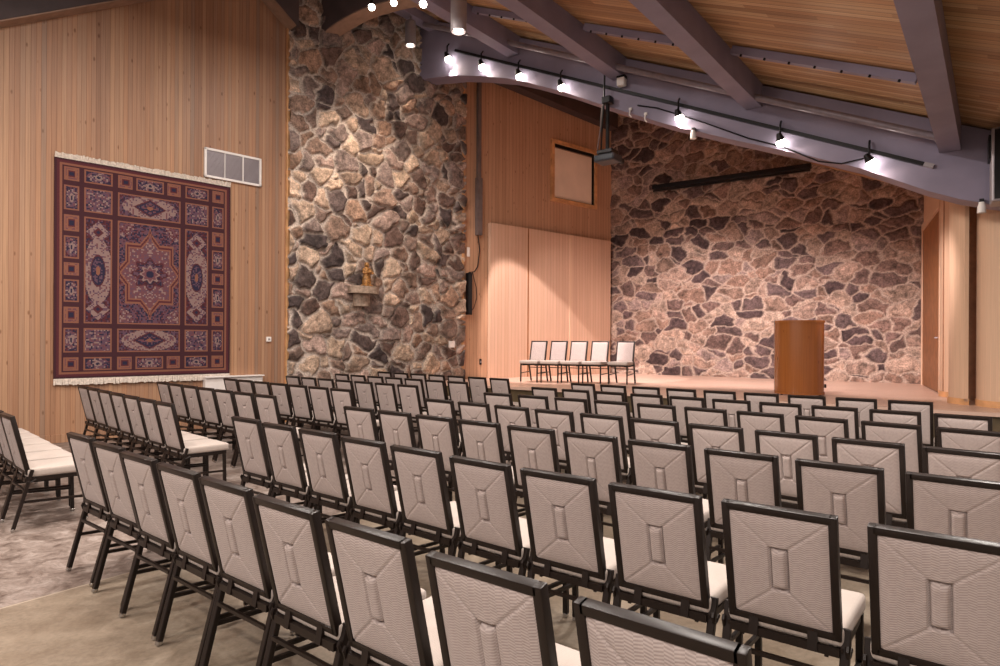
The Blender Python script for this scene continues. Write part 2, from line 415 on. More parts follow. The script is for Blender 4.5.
# ---- alcove wall of vertical boards
struct(MB().box((1.85, .1, 4.3), (5.5, .2, 8.6)).build('wall_alcove', M_['alcove_wood'], M=AW))
struct(MB().box((-.80, -.03, 4.2), (.07, .08, 8.2)).build('trim_12', M_['trim_wood'], M=AW))
pt = thing('partition', 'pale wooden three-panel partition on the stage behind the five chairs', 'partition', AW @ Matrix.Translation((0,0,HS)))
for a, b in ((-.02,1.19),(1.22,2.72),(2.75,4.36)):
    MB().box(((a+b)/2, -.07, 1.875), (b-a, .10, 3.75), bev=.006).build('panel', M_['panel_wood'], pt)
for x, bw, bm_ in ((1.205,.03,'dark_wood'),(2.735,.07,'wing_wood')): MB().box((x, -.118, 1.875), (bw, .02, 3.74)).build('batten', M_[bm_], pt)
# lighting booth window in the alcove wall
wn = link('window_1', None, None, AW @ Matrix.Translation((2.17, 0, 0))); struct(wn, 'square booth window with a pale blind high in the alcove wall', 'window')
z0, z1, wd = 5.31, 6.74, 1.56
fr = MB()
for c, s in (((wd/2,-.03,z1+.05),(wd+.2,.08,.10)),((wd/2,-.03,z0-.05),(wd+.2,.08,.10)),((-.05,-.03,(z0+z1)/2),(.10,.08,z1-z0)),((wd+.05,-.03,(z0+z1)/2),(.10,.08,z1-z0))): fr.box(c, s)
fr.build('frame', M_['trim_wood'], wn)
MB().box((wd/2-.03,-.012,(z0+z1)/2-.05), (wd-.10,.016,z1-z0-.12)).build('blind', M_['screen'], wn)
iw = MB()
iw.box((wd/2,-.02,z1-.04), (wd,.03,.08)); iw.box((wd-.03,-.02,(z0+z1)/2), (.06,.03,z1-z0)); iw.box((wd/2,-.02,z0+.01), (wd,.03,.02))
iw.build('reveal', M_['black'], wn)

# ---- stage
st = thing('stage', 'raised wooden stage with pale planks in front of the stone wall', 'stage')
def flat(poly, z0, z1):
    n = len(poly); vs = [(x, y, z0) for x, y in poly]+[(x, y, z1) for x, y in poly]
    return MB().add(vs, [tuple(range(n))[::-1], tuple(range(n, 2*n))]+[(i,(i+1)%n,(i+1)%n+n,i+n) for i in range(n)])
def to_EF(p): q = EF.inverted() @ Vector((p[0], p[1], 0)); return (q.x, q.y)
pA = LW @ Vector((7.72, .05, 0)); pB = AW @ Vector((4.5, .05, 0)); pC = BWL @ Vector((7.7, .3, 0)); pL = LW @ Vector((6.05, .05, 0))
poly = [(to_EF(pL)[0], 0), (9.8, 0), (9.8, to_EF(pC)[1]), to_EF(pC), to_EF(BWL @ Vector((0,.3,0))), to_EF(pB), to_EF(pA), to_EF(pL)]
flat(poly, HS-.04, HS).build('deck', M_['stage_wood'], st, M=EF)
flat([(poly[0][0]+.02, .03), (9.78, .03), (9.78, 1.2), (poly[0][0]+1.1, 1.2)], 0, HS-.04).build('riser', M_['riser'], st, M=EF)
MB().box(((poly[0][0]+9.8)/2, -.012, HS-.025), (9.8-poly[0][0]-.1, .03, .05)).build('nosing', M_['stage_wood'], st, M=EF)

# ---- right stage wall, door and convex wings
a = Vector((9.33, 14.12, 0)); b = Vector((7.62, 10.9, 0))
brg = math.degrees(math.atan2(b.x-a.x, b.y-a.y)); RW = frame((a.x, a.y, HS), brg)
struct(MB().box((1.82, .1, 2.4), (3.65, .2, 4.8)).build('wall_right', M_['wing_wood'], M=RW))
dr = link('door_1', None, None, RW); struct(dr, 'tall brown wooden door at the right end of the stage', 'door')
MB().box((1.72, -.02, 1.66), (2.7, .05, 3.3), bev=.006).build('leaf', M_['dark_wood'], dr)
f = MB(); f.box((.33,-.03,1.72),(.10,.07,3.44)); f.box((3.12,-.03,1.72),(.12,.07,3.44)); f.box((1.72,-.03,3.4),(2.9,.07,.12)); f.build('frame', M_['wing_wood'], dr)
MB().tube([(2.9,-.05,1.0),(2.9,-.09,1.0),(2.8,-.09,1.0)], .012).build('handle', M_['grey_metal'], dr)
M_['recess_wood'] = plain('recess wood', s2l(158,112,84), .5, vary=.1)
def wing(name, p0, p1, bulge, h, label):
    p0 = Vector(p0+(0,)); p1 = Vector(p1+(0,)); d = p1-p0; L = d.length
    th = math.degrees(math.atan2(d.x, d.y)); M = frame((p0.x, p0.y, HS), th); t = thing(name, label, 'stage panel', M, 'convex stage wings')
    n = 14; pts = [(L*i/n, bulge*math.sin(PI*i/n)) for i in range(n+1)]
    inner = [(x, y-.05*(1 if bulge > 0 else -1)) for x, y in pts][::-1]
    flat(pts+inner, .05, h).build('shell', M_['wing_wood'], t, 'auto')
    kp = [(x, y*1.05+.012*(1 if bulge > 0 else -1)) for x, y in pts]
    flat(kp+[(x, y+.01) for x, y in inner], 0, .09).build('plinth', M_['trim_wood'], t)
    return t
def at(u, Y): return (u/640*Y, Y)
wing('stage_wing', at(441.5, 11.2), at(449, 10.6), -.07, 3.55, 'narrow convex pale wood panel farthest back at the right of the stage')
wing('stage_wing', at(451, 9.95), at(464.5, 9.35), -.10, 3.45, 'convex pale wood panel between two others at the right of the stage')
wing('stage_wing', at(476, 9.45), at(512, 8.75), -.14, 3.3, 'wide convex pale wood panel nearest the right edge of the stage')
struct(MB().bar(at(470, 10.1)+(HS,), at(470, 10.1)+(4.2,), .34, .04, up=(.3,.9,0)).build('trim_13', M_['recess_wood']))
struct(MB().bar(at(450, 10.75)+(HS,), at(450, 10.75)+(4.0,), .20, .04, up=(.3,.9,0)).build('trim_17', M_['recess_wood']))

# ------------------------------------------------------------------ rug on the left wall
def rug_colours(nu, nv):
    u, v = np.meshgrid((np.arange(nu)+.5)/nu, (np.arange(nv)+.5)/nv)
    c = lambda *a: np.array(s2l(*a)[:3])
    RED, TAN, NAVY, BEI, MAU, ROSE, BRN = c(84,42,48), c(130,86,70), c(44,40,60), c(136,112,108), c(92,68,82), c(106,68,74), c(66,38,44)
    rng = np.random.default_rng(5)
    img = np.zeros((nv, nu, 3)); img[:] = RED
    A = 1.30
    def put(m, col): img[m] = col
    def speck(m, pal, dens=1.0, s=2):
        r = rng.integers(0, len(pal), (nv//s+1, nu//s+1)).repeat(s, 0).repeat(s, 1)[:nv, :nu]
        # mirror for weave symmetry
        hu = nu//2; r[:, nu-hu:] = r[:, :hu][:, ::-1]
        k = rng.random((nv//s+1, nu//s+1)).repeat(s, 0).repeat(s, 1)[:nv, :nu]; k[:, nu-hu:] = k[:, :hu][:, ::-1]
        for i, p in enumerate(pal): put(m & (r == i) & (k < dens), p)
    def rect(x0, x1, y0, y1): return (u >= x0) & (u <= x1) & (v >= y0) & (v <= y1)
    def ell(cx, cy, a, b): return ((u-cx)/a)**2+((v-cy)/b)**2
    def dia(cx, cy, a, b): return np.abs(u-cx)/a+np.abs(v-cy)/b
    # outer bands
    for k, col in enumerate((BRN, RED, TAN, RED)):
        o = .012*k; put(rect(o, 1-o, o/A, 1-o/A), col)
    put(rect(.036, .964, .03, .97), BRN)
    def box(x0, x1, y0, y1, fill, pal, kind):
        put(rect(x0, x1, y0, y1), BRN)
        e = .006; put(rect(x0+e, x1-e, y0+e/A, y1-e/A), TAN)
        e = .014; m = rect(x0+e, x1-e, y0+e/A, y1-e/A); put(m, fill); speck(m, pal, .75)
        cx, cy, a, b = (x0+x1)/2, (y0+y1)/2, (x1-x0)/2, (y1-y0)/2
        if kind == 'sq':
            put(rect(cx-a*.55, cx+a*.55, cy-b*.55, cy+b*.55), TAN); put(rect(cx-a*.42, cx+a*.42, cy-b*.42, cy+b*.42), RED)
            put(rect(cx-a*.25, cx+a*.25, cy-b*.25, cy+b*.25), NAVY)
        elif kind == 'obl':
            d = ell(cx, cy, a*.75, b*.7); put(m & (d < 1), MAU); speck(m & (d < 1), [BEI, NAVY, ROSE], .6); put(m & (ell(cx, cy, a*.25, b*.35) < 1), BEI)
            put(m & (ell(cx, cy, a*.12, b*.18) < 1), NAVY)
        elif kind == 'ell':
            d = ell(cx, cy, a*.85, b*.85); put(m & (d < 1), BEI); speck(m & (d < 1), [BEI, ROSE, MAU, BEI], .6)
            d = dia(cx, cy, a*.52, b*.72); put(m & (d < 1), RED); put(m & (d < .85), NAVY); speck(m & (d < .7), [MAU, NAVY, ROSE, NAVY], .9)
            put(m & (d < .25), TAN)
        elif kind == 'tall':
            for cc in (-.72, .72):
                d = dia(cx, cy+cc*b, a*.8, b*.2); put(m & (d < 1), BEI); speck(m & (d < 1), [BEI, MAU], .6); put(m & (d < .45), RED); put(m & (d < .2), NAVY)
            d = ell(cx, cy, a*.92, b*.62); put(m & (d < 1), BEI); speck(m & (d < 1), [BEI, ROSE, MAU, BEI], .6)
            d = ell(cx, cy, a*.5, b*.3); put(m & (d < 1), RED); put(m & (d < .8), NAVY); speck(m & (d < .6), [MAU, NAVY], .8); put(m & (d < .08), TAN)
    V = [(.03,.10),(.115,.235),(.25,.33),(.345,.455),(.465,.535),(.545,.655),(.67,.75),(.765,.885),(.90,.97)]
    bord = [(.04,.127),(.873,.96)]
    for x0, x1 in bord:
        for i, (y0, y1) in enumerate(V):
            box(x0, x1, y0, y1, NAVY if i % 2 else ROSE, [NAVY, MAU, RED] if i % 2 else [ROSE, TAN], 'sq' if i % 2 == 0 else 'obl')
    for x0, x1 in ((.14,.297),(.703,.86)):
        box(x0, x1, .03, .10, NAVY, [NAVY, RED, NAVY], 'obl'); box(x0, x1, .90, .97, NAVY, [NAVY, RED, NAVY], 'obl')
        box(x0, x1, .115, .235, MAU, [MAU, ROSE, BEI, NAVY], ''); box(x0, x1, .765, .885, MAU, [MAU, ROSE, BEI, NAVY], '')
        box(x0, x1, .25, .75, RED, [RED, NAVY, MAU, BRN], 'tall')
    for y0, y1 in ((.03,.10),(.90,.97)):
        box(.316, .408, y0, y1, ROSE, [ROSE, TAN], 'sq'); box(.592, .684, y0, y1, ROSE, [ROSE, TAN], 'sq'); box(.415, .585, y0, y1, NAVY, [NAVY, MAU, RED], 'obl')
    for y0, y1 in ((.115,.235),(.765,.885)): box(.316, .684, y0, y1, MAU, [NAVY, MAU, RED, BRN], 'ell')
    # main field with the star medallion
    x0, x1, y0, y1 = .316, .684, .25, .75
    box(x0, x1, y0, y1, MAU, [NAVY, MAU, ROSE, RED, NAVY], '')
    m = rect(x0+.016, x1-.016, y0+.013, y1-.013)
    du = np.abs(u-.5)/.176; dv = np.abs(v-.5)/.19
    star = np.minimum(np.maximum(du, dv)*1.42, du+dv)  # eight-pointed star
    tip = np.minimum(star, np.abs(u-.5)/.07+np.abs(v-.5)/.21)
    put(m & (tip < 1.10), TAN); put(m & (tip < 1.04), RED); put(m & (tip < .97), TAN); q = m & (tip < .91)
    put(q, ROSE); speck(q, [ROSE, MAU, BEI, ROSE], .8)
    rr = np.hypot((u-.5)*1.0, (v-.5)*A); th = np.arctan2((v-.5)*A, u-.5)
    fl = .092*(1+.16*np.cos(8*th)); put(m & (rr < fl), RED); k2 = m & (rr < fl*.9); put(k2, MAU); speck(k2, [NAVY, MAU, RED, BRN], .9)
    put(m & (rr < .05*(1+.2*np.cos(8*th))), BEI); put(m & (rr < .04*(1+.2*np.cos(8*th))), ROSE); put(m & (rr < .022), NAVY)
    cl = np.minimum(np.hypot(u-x0-.02, (v-y0-.02)*A), np.hypot(x1-.02-u, (v-y0-.02)*A))
    cl = np.minimum(cl, np.minimum(np.hypot(u-x0-.02, (y1-.02-v)*A), np.hypot(x1-.02-u, (y1-.02-v)*A)))
    q = m & (cl < .075) & (tip > 1.12); put(q, ROSE); speck(q, [ROSE, MAU, BEI, RED], .8)
    return img
def make_rug():
    W, H = 2.545, 3.225; nu, nv = 240, 312
    t = thing('hanging_rug', 'large dark red patterned carpet with a star medallion hung on the wooden wall', 'rug', LW @ Matrix.Translation((-.279, -.03, .935)))
    img = rug_colours(nu, nv)[::-1]
    xs = np.linspace(0, W, nu+1); zs = np.linspace(0, H, nv+1); X, Z = np.meshgrid(xs, zs)
    Yv = -.012-.008*np.sin(X*5+1)*np.sin(Z*1.3)
    vs = np.stack([X, Yv, Z], -1).reshape(-1, 3); idx = np.arange(vs.shape[0]).reshape(nv+1, nu+1)
    fs = np.stack([idx[:-1,:-1], idx[:-1,1:], idx[1:,1:], idx[1:,:-1]], -1).reshape(-1, 4)
    back = np.array([(0,.02,0),(W,.02,0),(W,.02,H),(0,.02,H)])
    n = len(vs); me = bpy.data.meshes.new('pile')
    me.from_pydata(np.concatenate([vs, back]).tolist(), [], fs.tolist()+[(n,n+3,n+2,n+1),(0,n,n+1,nu),(int(idx[-1,0]),int(idx[-1,-1]),n+2,n+3),(0,int(idx[-1,0]),n+3,n),(nu,n+1,n+2,int(idx[-1,-1]))])
    ca = me.color_attributes.new('Col', 'FLOAT_COLOR', 'CORNER')
    c = np.ones((len(me.loops), 4)); c[:, :3] = s2l(90,50,46)[:3]
    c[:nu*nv*4, :3] = img.reshape(-1, 1, 3).repeat(4, 1).reshape(-1, 3)
    ca.data.foreach_set('color', c.ravel()); me.materials.append(M_['rug']); link('pile', me, t)
    fm = plain('fringe wool', s2l(206,194,182), .95, vary=.12, scale=40)
    for z0, sg in ((0, -1), (H, 1)):
        fr = MB()
        for i in range(96):
            x = (i+.5)*W/96; h = (.085 if sg < 0 else .066)+.02*random.random()
            fr.bar((x, -.005, z0), (x+.012*(random.random()-.5), -.012-.01*random.random(), z0+sg*h), W/96*.95, .012, up=(0,1,0))
        o = fr.build('fringe', fm, t); o['label'] = 'cream wool fringe'
make_rug()

# ------------------------------------------------------------------ wall fittings
v = thing('air_vent', 'white framed louvred air grille high on the wooden wall beside the rug', 'vent', LW @ Matrix.Translation((1.83, 0, 4.265)))
W, H = .99, .50; f = MB()
for c, s in (((W/2,-.02,.018),(W,.04,.036)),((W/2,-.02,H-.018),(W,.04,.036)),((.018,-.02,H/2),(.036,.04,H)),((W-.018,-.02,H/2),(.036,.04,H))): f.box(c, s)
f.build('frame', M_['white'], v)
f = MB()
for i in range(22): f.bar((.04, -.016, .045+i*(H-.09)/21), (W-.04, -.016, .045+i*(H-.09)/21), .02, .013)
o = f.build('louvre_grille', M_['grey_metal'], v)
for x, ww in ((.345,.012),(.665,.02)): MB().box((W*x,-.026,H/2),(ww,.02,H-.07)).build('mullion', M_['white'], v)
MB().box((W/2,-.002,H/2),(W-.06,.004,H-.06)).build('backing', plain('duct shadow liner', s2l(92,88,90), .6), v)
t = thing('thermostat', 'small white thermostat on the wooden wall left of the stone', 'thermostat', LW @ Matrix.Translation((2.98,0,1.53)))
MB().box((0,-.018,0),(.09,.036,.09),bev=.008).build('casing', M_['white'], t); MB().box((0,-.038,.0),(.035,.006,.03)).build('dial', M_['grey_metal'], t)
t = thing('wall_heater', 'white box heater on the wooden wall under the rug corner', 'heater', LW @ Matrix.Translation((1.83,0,.28)))
MB().box((.5,-.06,.30),(1.0,.12,.60),bev=.012).build('casing', M_['white'], t)
f = MB()
for i in range(14): f.box((.5,-.122,.08+i*.016),(.86,.006,.006))
f.build('slots', M_['grey_metal'], t); MB().box((.5,-.08,.605),(1.02,.17,.02),bev=.005).build('top_cap', M_['white'], t)
t = thing('wall_plate', 'small white blank plate low on the rough stone wall', 'wall plate', LW @ Matrix.Translation((7.28,-.14,1.44)))
MB().box((0,0,0),(.17,.03,.15),bev=.006).build('plate', M_['white'], t)
MB().tube([(0,-.014,.05),(0,-.02,.05)],.006,8).add([],[]).build('screw', M_['grey_metal'], t)

# ledge and gilded figure on the stone wall
t = thing('stone_ledge', 'flat stone ledge jutting from the rough stone wall', 'ledge', LW @ Matrix.Translation((4.82,-.05,2.42)))
bm = bmesh.new()
ring = [(.33*math.cos(a)*(1+.08*math.sin(3*a+1)), -.20-.22*math.sin(a)*(1+.06*math.cos(2*a))) for a in [2*PI*i/22 for i in range(22)]]
flat(ring, .03, .17).build('slab', M_['ledge_stone'], t, 'auto')
flat([(x*.55, -.08+(y+.08)*.55) for x, y in ring], -.22, .03).build('corbel', M_['ledge_stone'], t, 'auto')
t = thing('figurine', 'small gilded carved figure standing on the stone ledge', 'figurine', LW @ Matrix.Translation((4.90,-.27,2.59)))
MB().lathe([(0,0),(.12,0),(.125,.03),(.10,.05),(0,.05)],16).build('base', M_['gold'], t, 'auto')
MB().lathe([(0,.05),(.085,.05),(.10,.10),(.085,.18),(.07,.25),(.09,.31),(.085,.36),(.04,.39),(0,.39)],14,Matrix.Scale(.8,4,(0,1,0))).build('robe', M_['gold'], t, 'auto')
MB().lathe([(0,.385),(.03,.39),(.048,.42),(.05,.45),(.035,.485),(0,.495)],14).build('head', M_['gold'], t, 'auto')
MB().tube([(-.08,-.01,.34),(-.11,-.05,.27),(-.04,-.09,.27)],[.026,.022,.016],8).build('arm', M_['gold'], t, 'auto')
MB().tube([(.08,-.01,.34),(.12,-.05,.27),(.03,-.10,.25)],[.026,.022,.016],8).build('arm', M_['gold'], t, 'auto')
MB().lathe([(0,0),(.05,.0),(.055,.02),(.02,.05),(0,.05)],10,Matrix.Translation((0,-.10,.27))).build('bowl', M_['gold'], t, 'auto')

# conduit, column loudspeaker, switch and cable on the alcove strip
M_['conduit'] = plain('conduit paint', s2l(118,106,104), .5, .2)
t = thing('conduit', 'long grey conduit running down the wood strip beside the stone wall', 'pipe', AW)
MB().box((-.335,-.05,6.6),(.085,.08,2.4)).build('upper_trunk', M_['conduit'], t); MB().box((-.335,-.06,4.72),(.14,.11,1.36)).build('lower_trunk', M_['conduit'], t)
t = thing('column_speaker', 'slim black column loudspeaker beside the right edge of the stone wall', 'speaker', AW @ Matrix.Translation((-.66,-.12,2.12)))
MB().box((0,0,.5),(.12,.11,.98),bev=.012).build('cabinet', M_['black'], t); MB().box((0,-.058,.5),(.09,.006,.9)).build('grille', plain('speaker cloth', s2l(36,34,36), .9), t)
MB().box((0,.07,.75),(.06,.06,.06)).build('bracket', M_['black'], t)
t = thing('speaker_cable', 'thin black cable looping from the grey conduit to the column loudspeaker', 'cable', AW)
MB().tube([(-.33,-.03,4.04),(-.3,-.05,3.7),(-.34,-.04,3.3),(-.45,-.05,3.16),(-.62,-.06,3.13)],.014,6).build('upper_run', M_['black'], t, True)
MB().tube([(-.5,-.04,3.14),(-.38,-.03,2.8),(-.36,-.03,2.55),(-.45,-.03,2.3),(-.6,-.03,2.16)],.009,6).build('lower_loop', M_['black'], t, True)
t = thing('light_switch', 'small white wall switch on the wood strip above the column loudspeaker', 'switch', AW @ Matrix.Translation((-.60,0,3.62)))
MB().box((0,-.008,0),(.08,.016,.22),bev=.003).build('plate', M_['white'], t); MB().box((0,-.02,0),(.02,.014,.05)).build('toggle', M_['white'], t)
t = thing('wall_socket', 'small dark wall socket low on the wood strip near the stage floor', 'socket', AW @ Matrix.Translation((-.22,0,1.02)))
MB().box((0,-.008,0),(.06,.016,.14),bev=.003).build('plate', M_['black'], t); MB().box((0,-.018,0),(.03,.008,.05)).build('outlet', M_['grey_metal'], t)

# projection screen case on the back stone wall
t = thing('screen_case', 'long black projection screen case mounted high on the stone wall', 'projection screen', BWL @ Matrix.Translation((1.27,-.20,5.66)))
MB().box((2.0,0,.07),(3.95,.13,.125),bev=.02).build('case', M_['black'], t); MB().box((2.0,-.01,-.03),(3.9,.05,.04)).build('bottom_bar', M_['black'], t)
for x in (.3, 3.7): MB().box((x,.11,.08),(.05,.12,.12)).build('bracket', M_['black'], t)

# ------------------------------------------------------------------ things on the main beam
t = thing('lighting_track', 'long black lighting track along the face of the arched beam', 'lighting track', EF)
A, B = Vector((-1.3,-.03,7.60)), Vector((6.9,-.03,3.96))
MB().bar(A, B, .06, .05).build('rail', M_['black'], t)
MB().bar(B, B+(B-A).normalized()*.12, .065, .055).build('end_feed', M_['grey_metal'], t)
t = thing('hang_pipe', 'grey steel pipe slung under the roof beams before the arched beam', 'pipe', EF)
MB().tube([(-1.9,-.34,8.18),(-.86,-.34,7.74),(3.25,-.34,5.9),(7.1,-.34,4.2)], .05, 10).build('tube', M_['pipe'], t, 'auto')
for s, z in ((2.35,6.3),(4.66,5.27),(7.06,4.22)):
    MB().box((s,-.34,z+.05),(.07,.13,.20),bev=.01).build('clamp', M_['grey_metal'], t)
lampspec = [(-1.444,7.48,(-.2,-.25)),(-.553,7.10,(0,0)),(.344,6.70,(0,0)),(1.28,6.28,(0,0)),(3.51,5.28,(0,0)),(5.086,4.60,(0,0)),(6.258,4.10,(0,0))]
ords = ['first','second','third','fourth','fifth','sixth','seventh','eighth','ninth','tenth']
def track_light(M, label, group, tilt, stem=.16, scale=1.0):
    t = thing('track_spotlight', label, 'spotlight', M, group)
    MB().tube([(0,.06,stem+.12),(0,0,stem+.05),(0,0,.04)], .016*scale, 8).build('stem', M_['black'], t)
    hd = MB().lathe([(0,.09),(.03,.09),(.045,.05),(.058,0),(.064,-.02),(.056,-.02),(.05,-.01),(0,-.01)],16).build('head', M_['black'], t, 'auto')
    ln = MB().lathe([(0,-.012),(.055,-.016),(.072,-.05),(.072,-.08),(.055,-.11),(.028,-.125),(0,-.13)],16).build('lens', M_['bulb'], hd, 'auto')
    hd.rotation_euler = tilt; hd.scale = (scale,)*3
    return t, hd
for k, (s, z, _) in enumerate(lampspec):
    track_light(EF @ Matrix.Translation((s, -.13, z)), 'lit black track spotlight, %s from the left along the arched beam' % ords[k], 'track spotlights on the arched beam', (R(22), R(-12 if k < 6 else -30), 0))
for k, (x, y, z) in enumerate(((-2.275,11.2,7.40),(-1.89,11.2,7.48),(-1.24,10.1,6.88))):
    L = roof_z(x, y)-z
    t, hd = track_light(Matrix.Translation((x, y, z)), ['lit ceiling spotlight nearest the curved brace, leftmost of three','lit ceiling spotlight in the middle of three by the curved brace','lit ceiling spotlight farthest right of three by the curved brace'][k], 'spotlights under the roof by the curved brace', (0,0,0), stem=L-.12, scale=.8)
# pendants
def pendant(x, y, zb, r, h, label):
    t = thing('cylinder_pendant', label, 'pendant light', Matrix.Translation((x, y, zb)), 'grey cylinder pendants')
    MB().lathe([(0,h),(r*.9,h),(r,h-.02),(r,0),(r*.9,0),(r*.86,.05),(0,.05)],24).build('shade', M_['grey_metal'], t, 'auto')
    MB().lathe([(0,.03),(r*.62,.03),(r*.62,.045),(0,.045)],20).build('lens', M_['pend_bulb'], t)
    MB().tube([(0,0,h),(0,0,roof_z(x,y)-zb)],.018,8).build('stem', M_['grey_metal'], t)
    return t
pendant(-.70,10.4,6.54,.13,.62,'large grey cylinder downlight hanging nearest the camera above the arched beam')
pendant(-1.88,13.2,7.60,.11,.5,'smaller grey cylinder downlight hanging in front of the stone wall')
# ceiling strips between purlins
for (s0, s1, lab) in ((.32,2.2,'grey ceiling strip between the first two roof beams left of centre'),(2.6,4.5,'grey ceiling strip between the middle roof beams'),(4.88,6.98,'grey ceiling strip before the rightmost roof beam, with a row of studs')):
    t = thing('ceiling_strip', lab, 'ceiling rail', RM @ Matrix.Translation((0,-1.38,0)), 'grey strips under the ceiling planks')
    k = math.hypot(1, .4315)
    MB().box(((s0+s1)/2*k,0,-.06),((s1-s0)*k,.10,.10)).build('channel', M_['beam'], t)
    for i in range(7):
        MB().tube([((s0+.15+(s1-s0-.3)*i/6)*k,-.045,-.105),((s0+.15+(s1-s0-.3)*i/6)*k,-.045,-.135)],.016,8).build('stud', M_['black'], t)
# projector on its pole
pj = EF @ Vector((2.23,-.12,0))
t = thing('projector', 'black ceiling projector hanging on a pole from the arched beam', 'projector', Matrix.Translation((pj.x, pj.y, 0)) @ Matrix.Rotation(R(-BP),4,'Z'))
zt = 6.5
MB().tube([(.0,.0,zt-.75),(.0,.0,zt-1.62)],.035,10).build('pole', M_['black'], t)
MB().box((0,0,zt-.72),(.16,.16,.12),bev=.01).build('clamp', M_['black'], t)
MB().box((0,.02,zt-1.75),(.40,.34,.13),bev=.03).build('body', M_['proj_blue'], t); MB().tube([(.12,.22,zt-1.75),(.12,.30,zt-1.75)],.06,14).build('lens_barrel', M_['black'], t)
MB().box((0,0,zt-1.64),(.30,.26,.07),bev=.01).build('cradle', M_['black'], t)
MB().tube([(.02,-.10,zt+.28),(-.02,-.08,zt-.3),(-.06,-.03,zt-.75),(-.10,-.02,zt-1.2),(-.14,.02,zt-1.6)],.016,6).build('cable', M_['black'], t, True)
MB().tube([(-.10,-.02,zt-.8),(-.13,-.02,zt-1.2),(-.20,0,zt-1.55)],.012,6).build('cable', M_['conduit'], t, True)
# small fittings on the beam
t = thing('beam_sensor', 'small white box fixture on the arched beam right of the projector pole', 'sensor', EF @ Matrix.Translation((2.48,-.06,6.06)))
MB().box((0,-.03,0),(.14,.12,.14),bev=.01).build('casing', M_['white'], t); MB().box((-.0,-.02,.08),(.15,.12,.05)).build('bracket', M_['black'], t)
clips = [(2.62,5.50,'left'),(2.90,5.36,'right')]
for s, z, w in clips:
    t = thing('beam_hook', 'small pale hook on the lower edge of the arched beam, %s of a pair' % w, 'hook', EF @ Matrix.Translation((s,-.03,z)))
    MB().tube([(0,0,.08),(0,-.03,.02),(.01,-.06,-.04),(.04,-.04,-.08)],.013,8).build('hook', M_['white'], t, True); MB().box((0,0,.08),(.05,.03,.04)).build('plate', M_['white'], t)
for s, z, lab in ((3.74,4.93,'tiny white clip lamp under the arched beam near the middle track spotlight'),(7.53,3.30,'small white clip lamp at the right end of the arched beam')):
    t = thing('clip_lamp', lab, 'clip lamp', EF @ Matrix.Translation((s,-.07,z)))
    MB().lathe([(0,.06),(.03,.06),(.045,0),(.05,-.08),(.042,-.08),(0,-.04)],14).build('shade', M_['white'], t, 'auto'); MB().box((0,.05,.08),(.05,.12,.05)).build('clip', M_['black'], t)
t = thing('beam_cable', 'thin black cable draped along the face of the arched beam', 'cable', EF)
MB().tube([(2.75,-.02,5.62),(3.1,-.03,5.50),(3.9,-.03,5.10),(4.6,-.03,4.72),(5.1,-.04,4.50),(5.6,-.03,4.20),(5.9,-.03,4.12),(6.25,-.03,4.16)],.012,6).build('run', M_['black'], t, True)
# hanging loudspeaker at the right end
t = thing('loudspeaker', 'grey box loudspeaker hung at the right end of the arched beam', 'speaker', EF @ Matrix.Translation((7.585,-.28,3.28)))
MB().box((.30,0,.46),(.55,.42,.92),bev=.02).build('cabinet', M_['grey_metal'], t); MB().box((.30,-.215,.46),(.49,.012,.86)).build('grille', M_['black'], t)
MB().box((.02,-.0,.70),(.04,.3,.3)).build('bracket', M_['black'], t); MB().box((.3,.1,1.0),(.06,.06,.2)).build('hanger', M_['black'], t)

# ------------------------------------------------------------------ lectern
lc = Matrix.Translation((5.17,11.05,HS)) @ Matrix.Rotation(R(-14),4,'Z')
t = thing('lectern', 'curved honey coloured wooden lectern standing on the stage', 'lectern', lc)
lw = boards('lectern veneer', [s2l(150,88,40), s2l(160,96,46), s2l(142,82,36)], w=.22, groove=.0, knots=True, grain=.22, rough=.22, spec=.6)
n = 24; rx, ry = .385, .36
arc = [(-rx*math.cos(PI*i/n), -ry*math.sin(PI*i/n)) for i in range(n+1)]
inn = [(x*.93, y*.93) for x, y in arc][::-1]
flat(arc+inn, .05, 1.235).build('front_shell', lw, t, 'auto')
rim = [(x*1.035, y*1.035) for x, y in arc]
flat(rim+[(rx*1.02,.10),(-rx*1.02,.10)], 1.235, 1.275).build('top', lw, t, 'auto')
flat(rim+[(x*.9, y*.9) for x, y in arc][::-1], .02, .06).build('plinth', lw, t, 'auto')
MB().box((0,.02,.62),(rx*1.8,.02,1.1)).build('inner_board', lw, t)
for x in (-rx+.02, rx-.02): MB().box((x,.05,.64),(.05,.12,1.2),bev=.006).build('side_post', lw, t)
for x, y in ((-.3,-.12),(.3,-.12),(-.33,.06),(.33,.06)): MB().tube([(x-.015,y,.022),(x+.015,y,.022)],.022,10).build('caster', M_['black'], t)
MB().box((.405,-.03,.16),(.02,.06,.06)).build('cable_port', M_['black'], t)

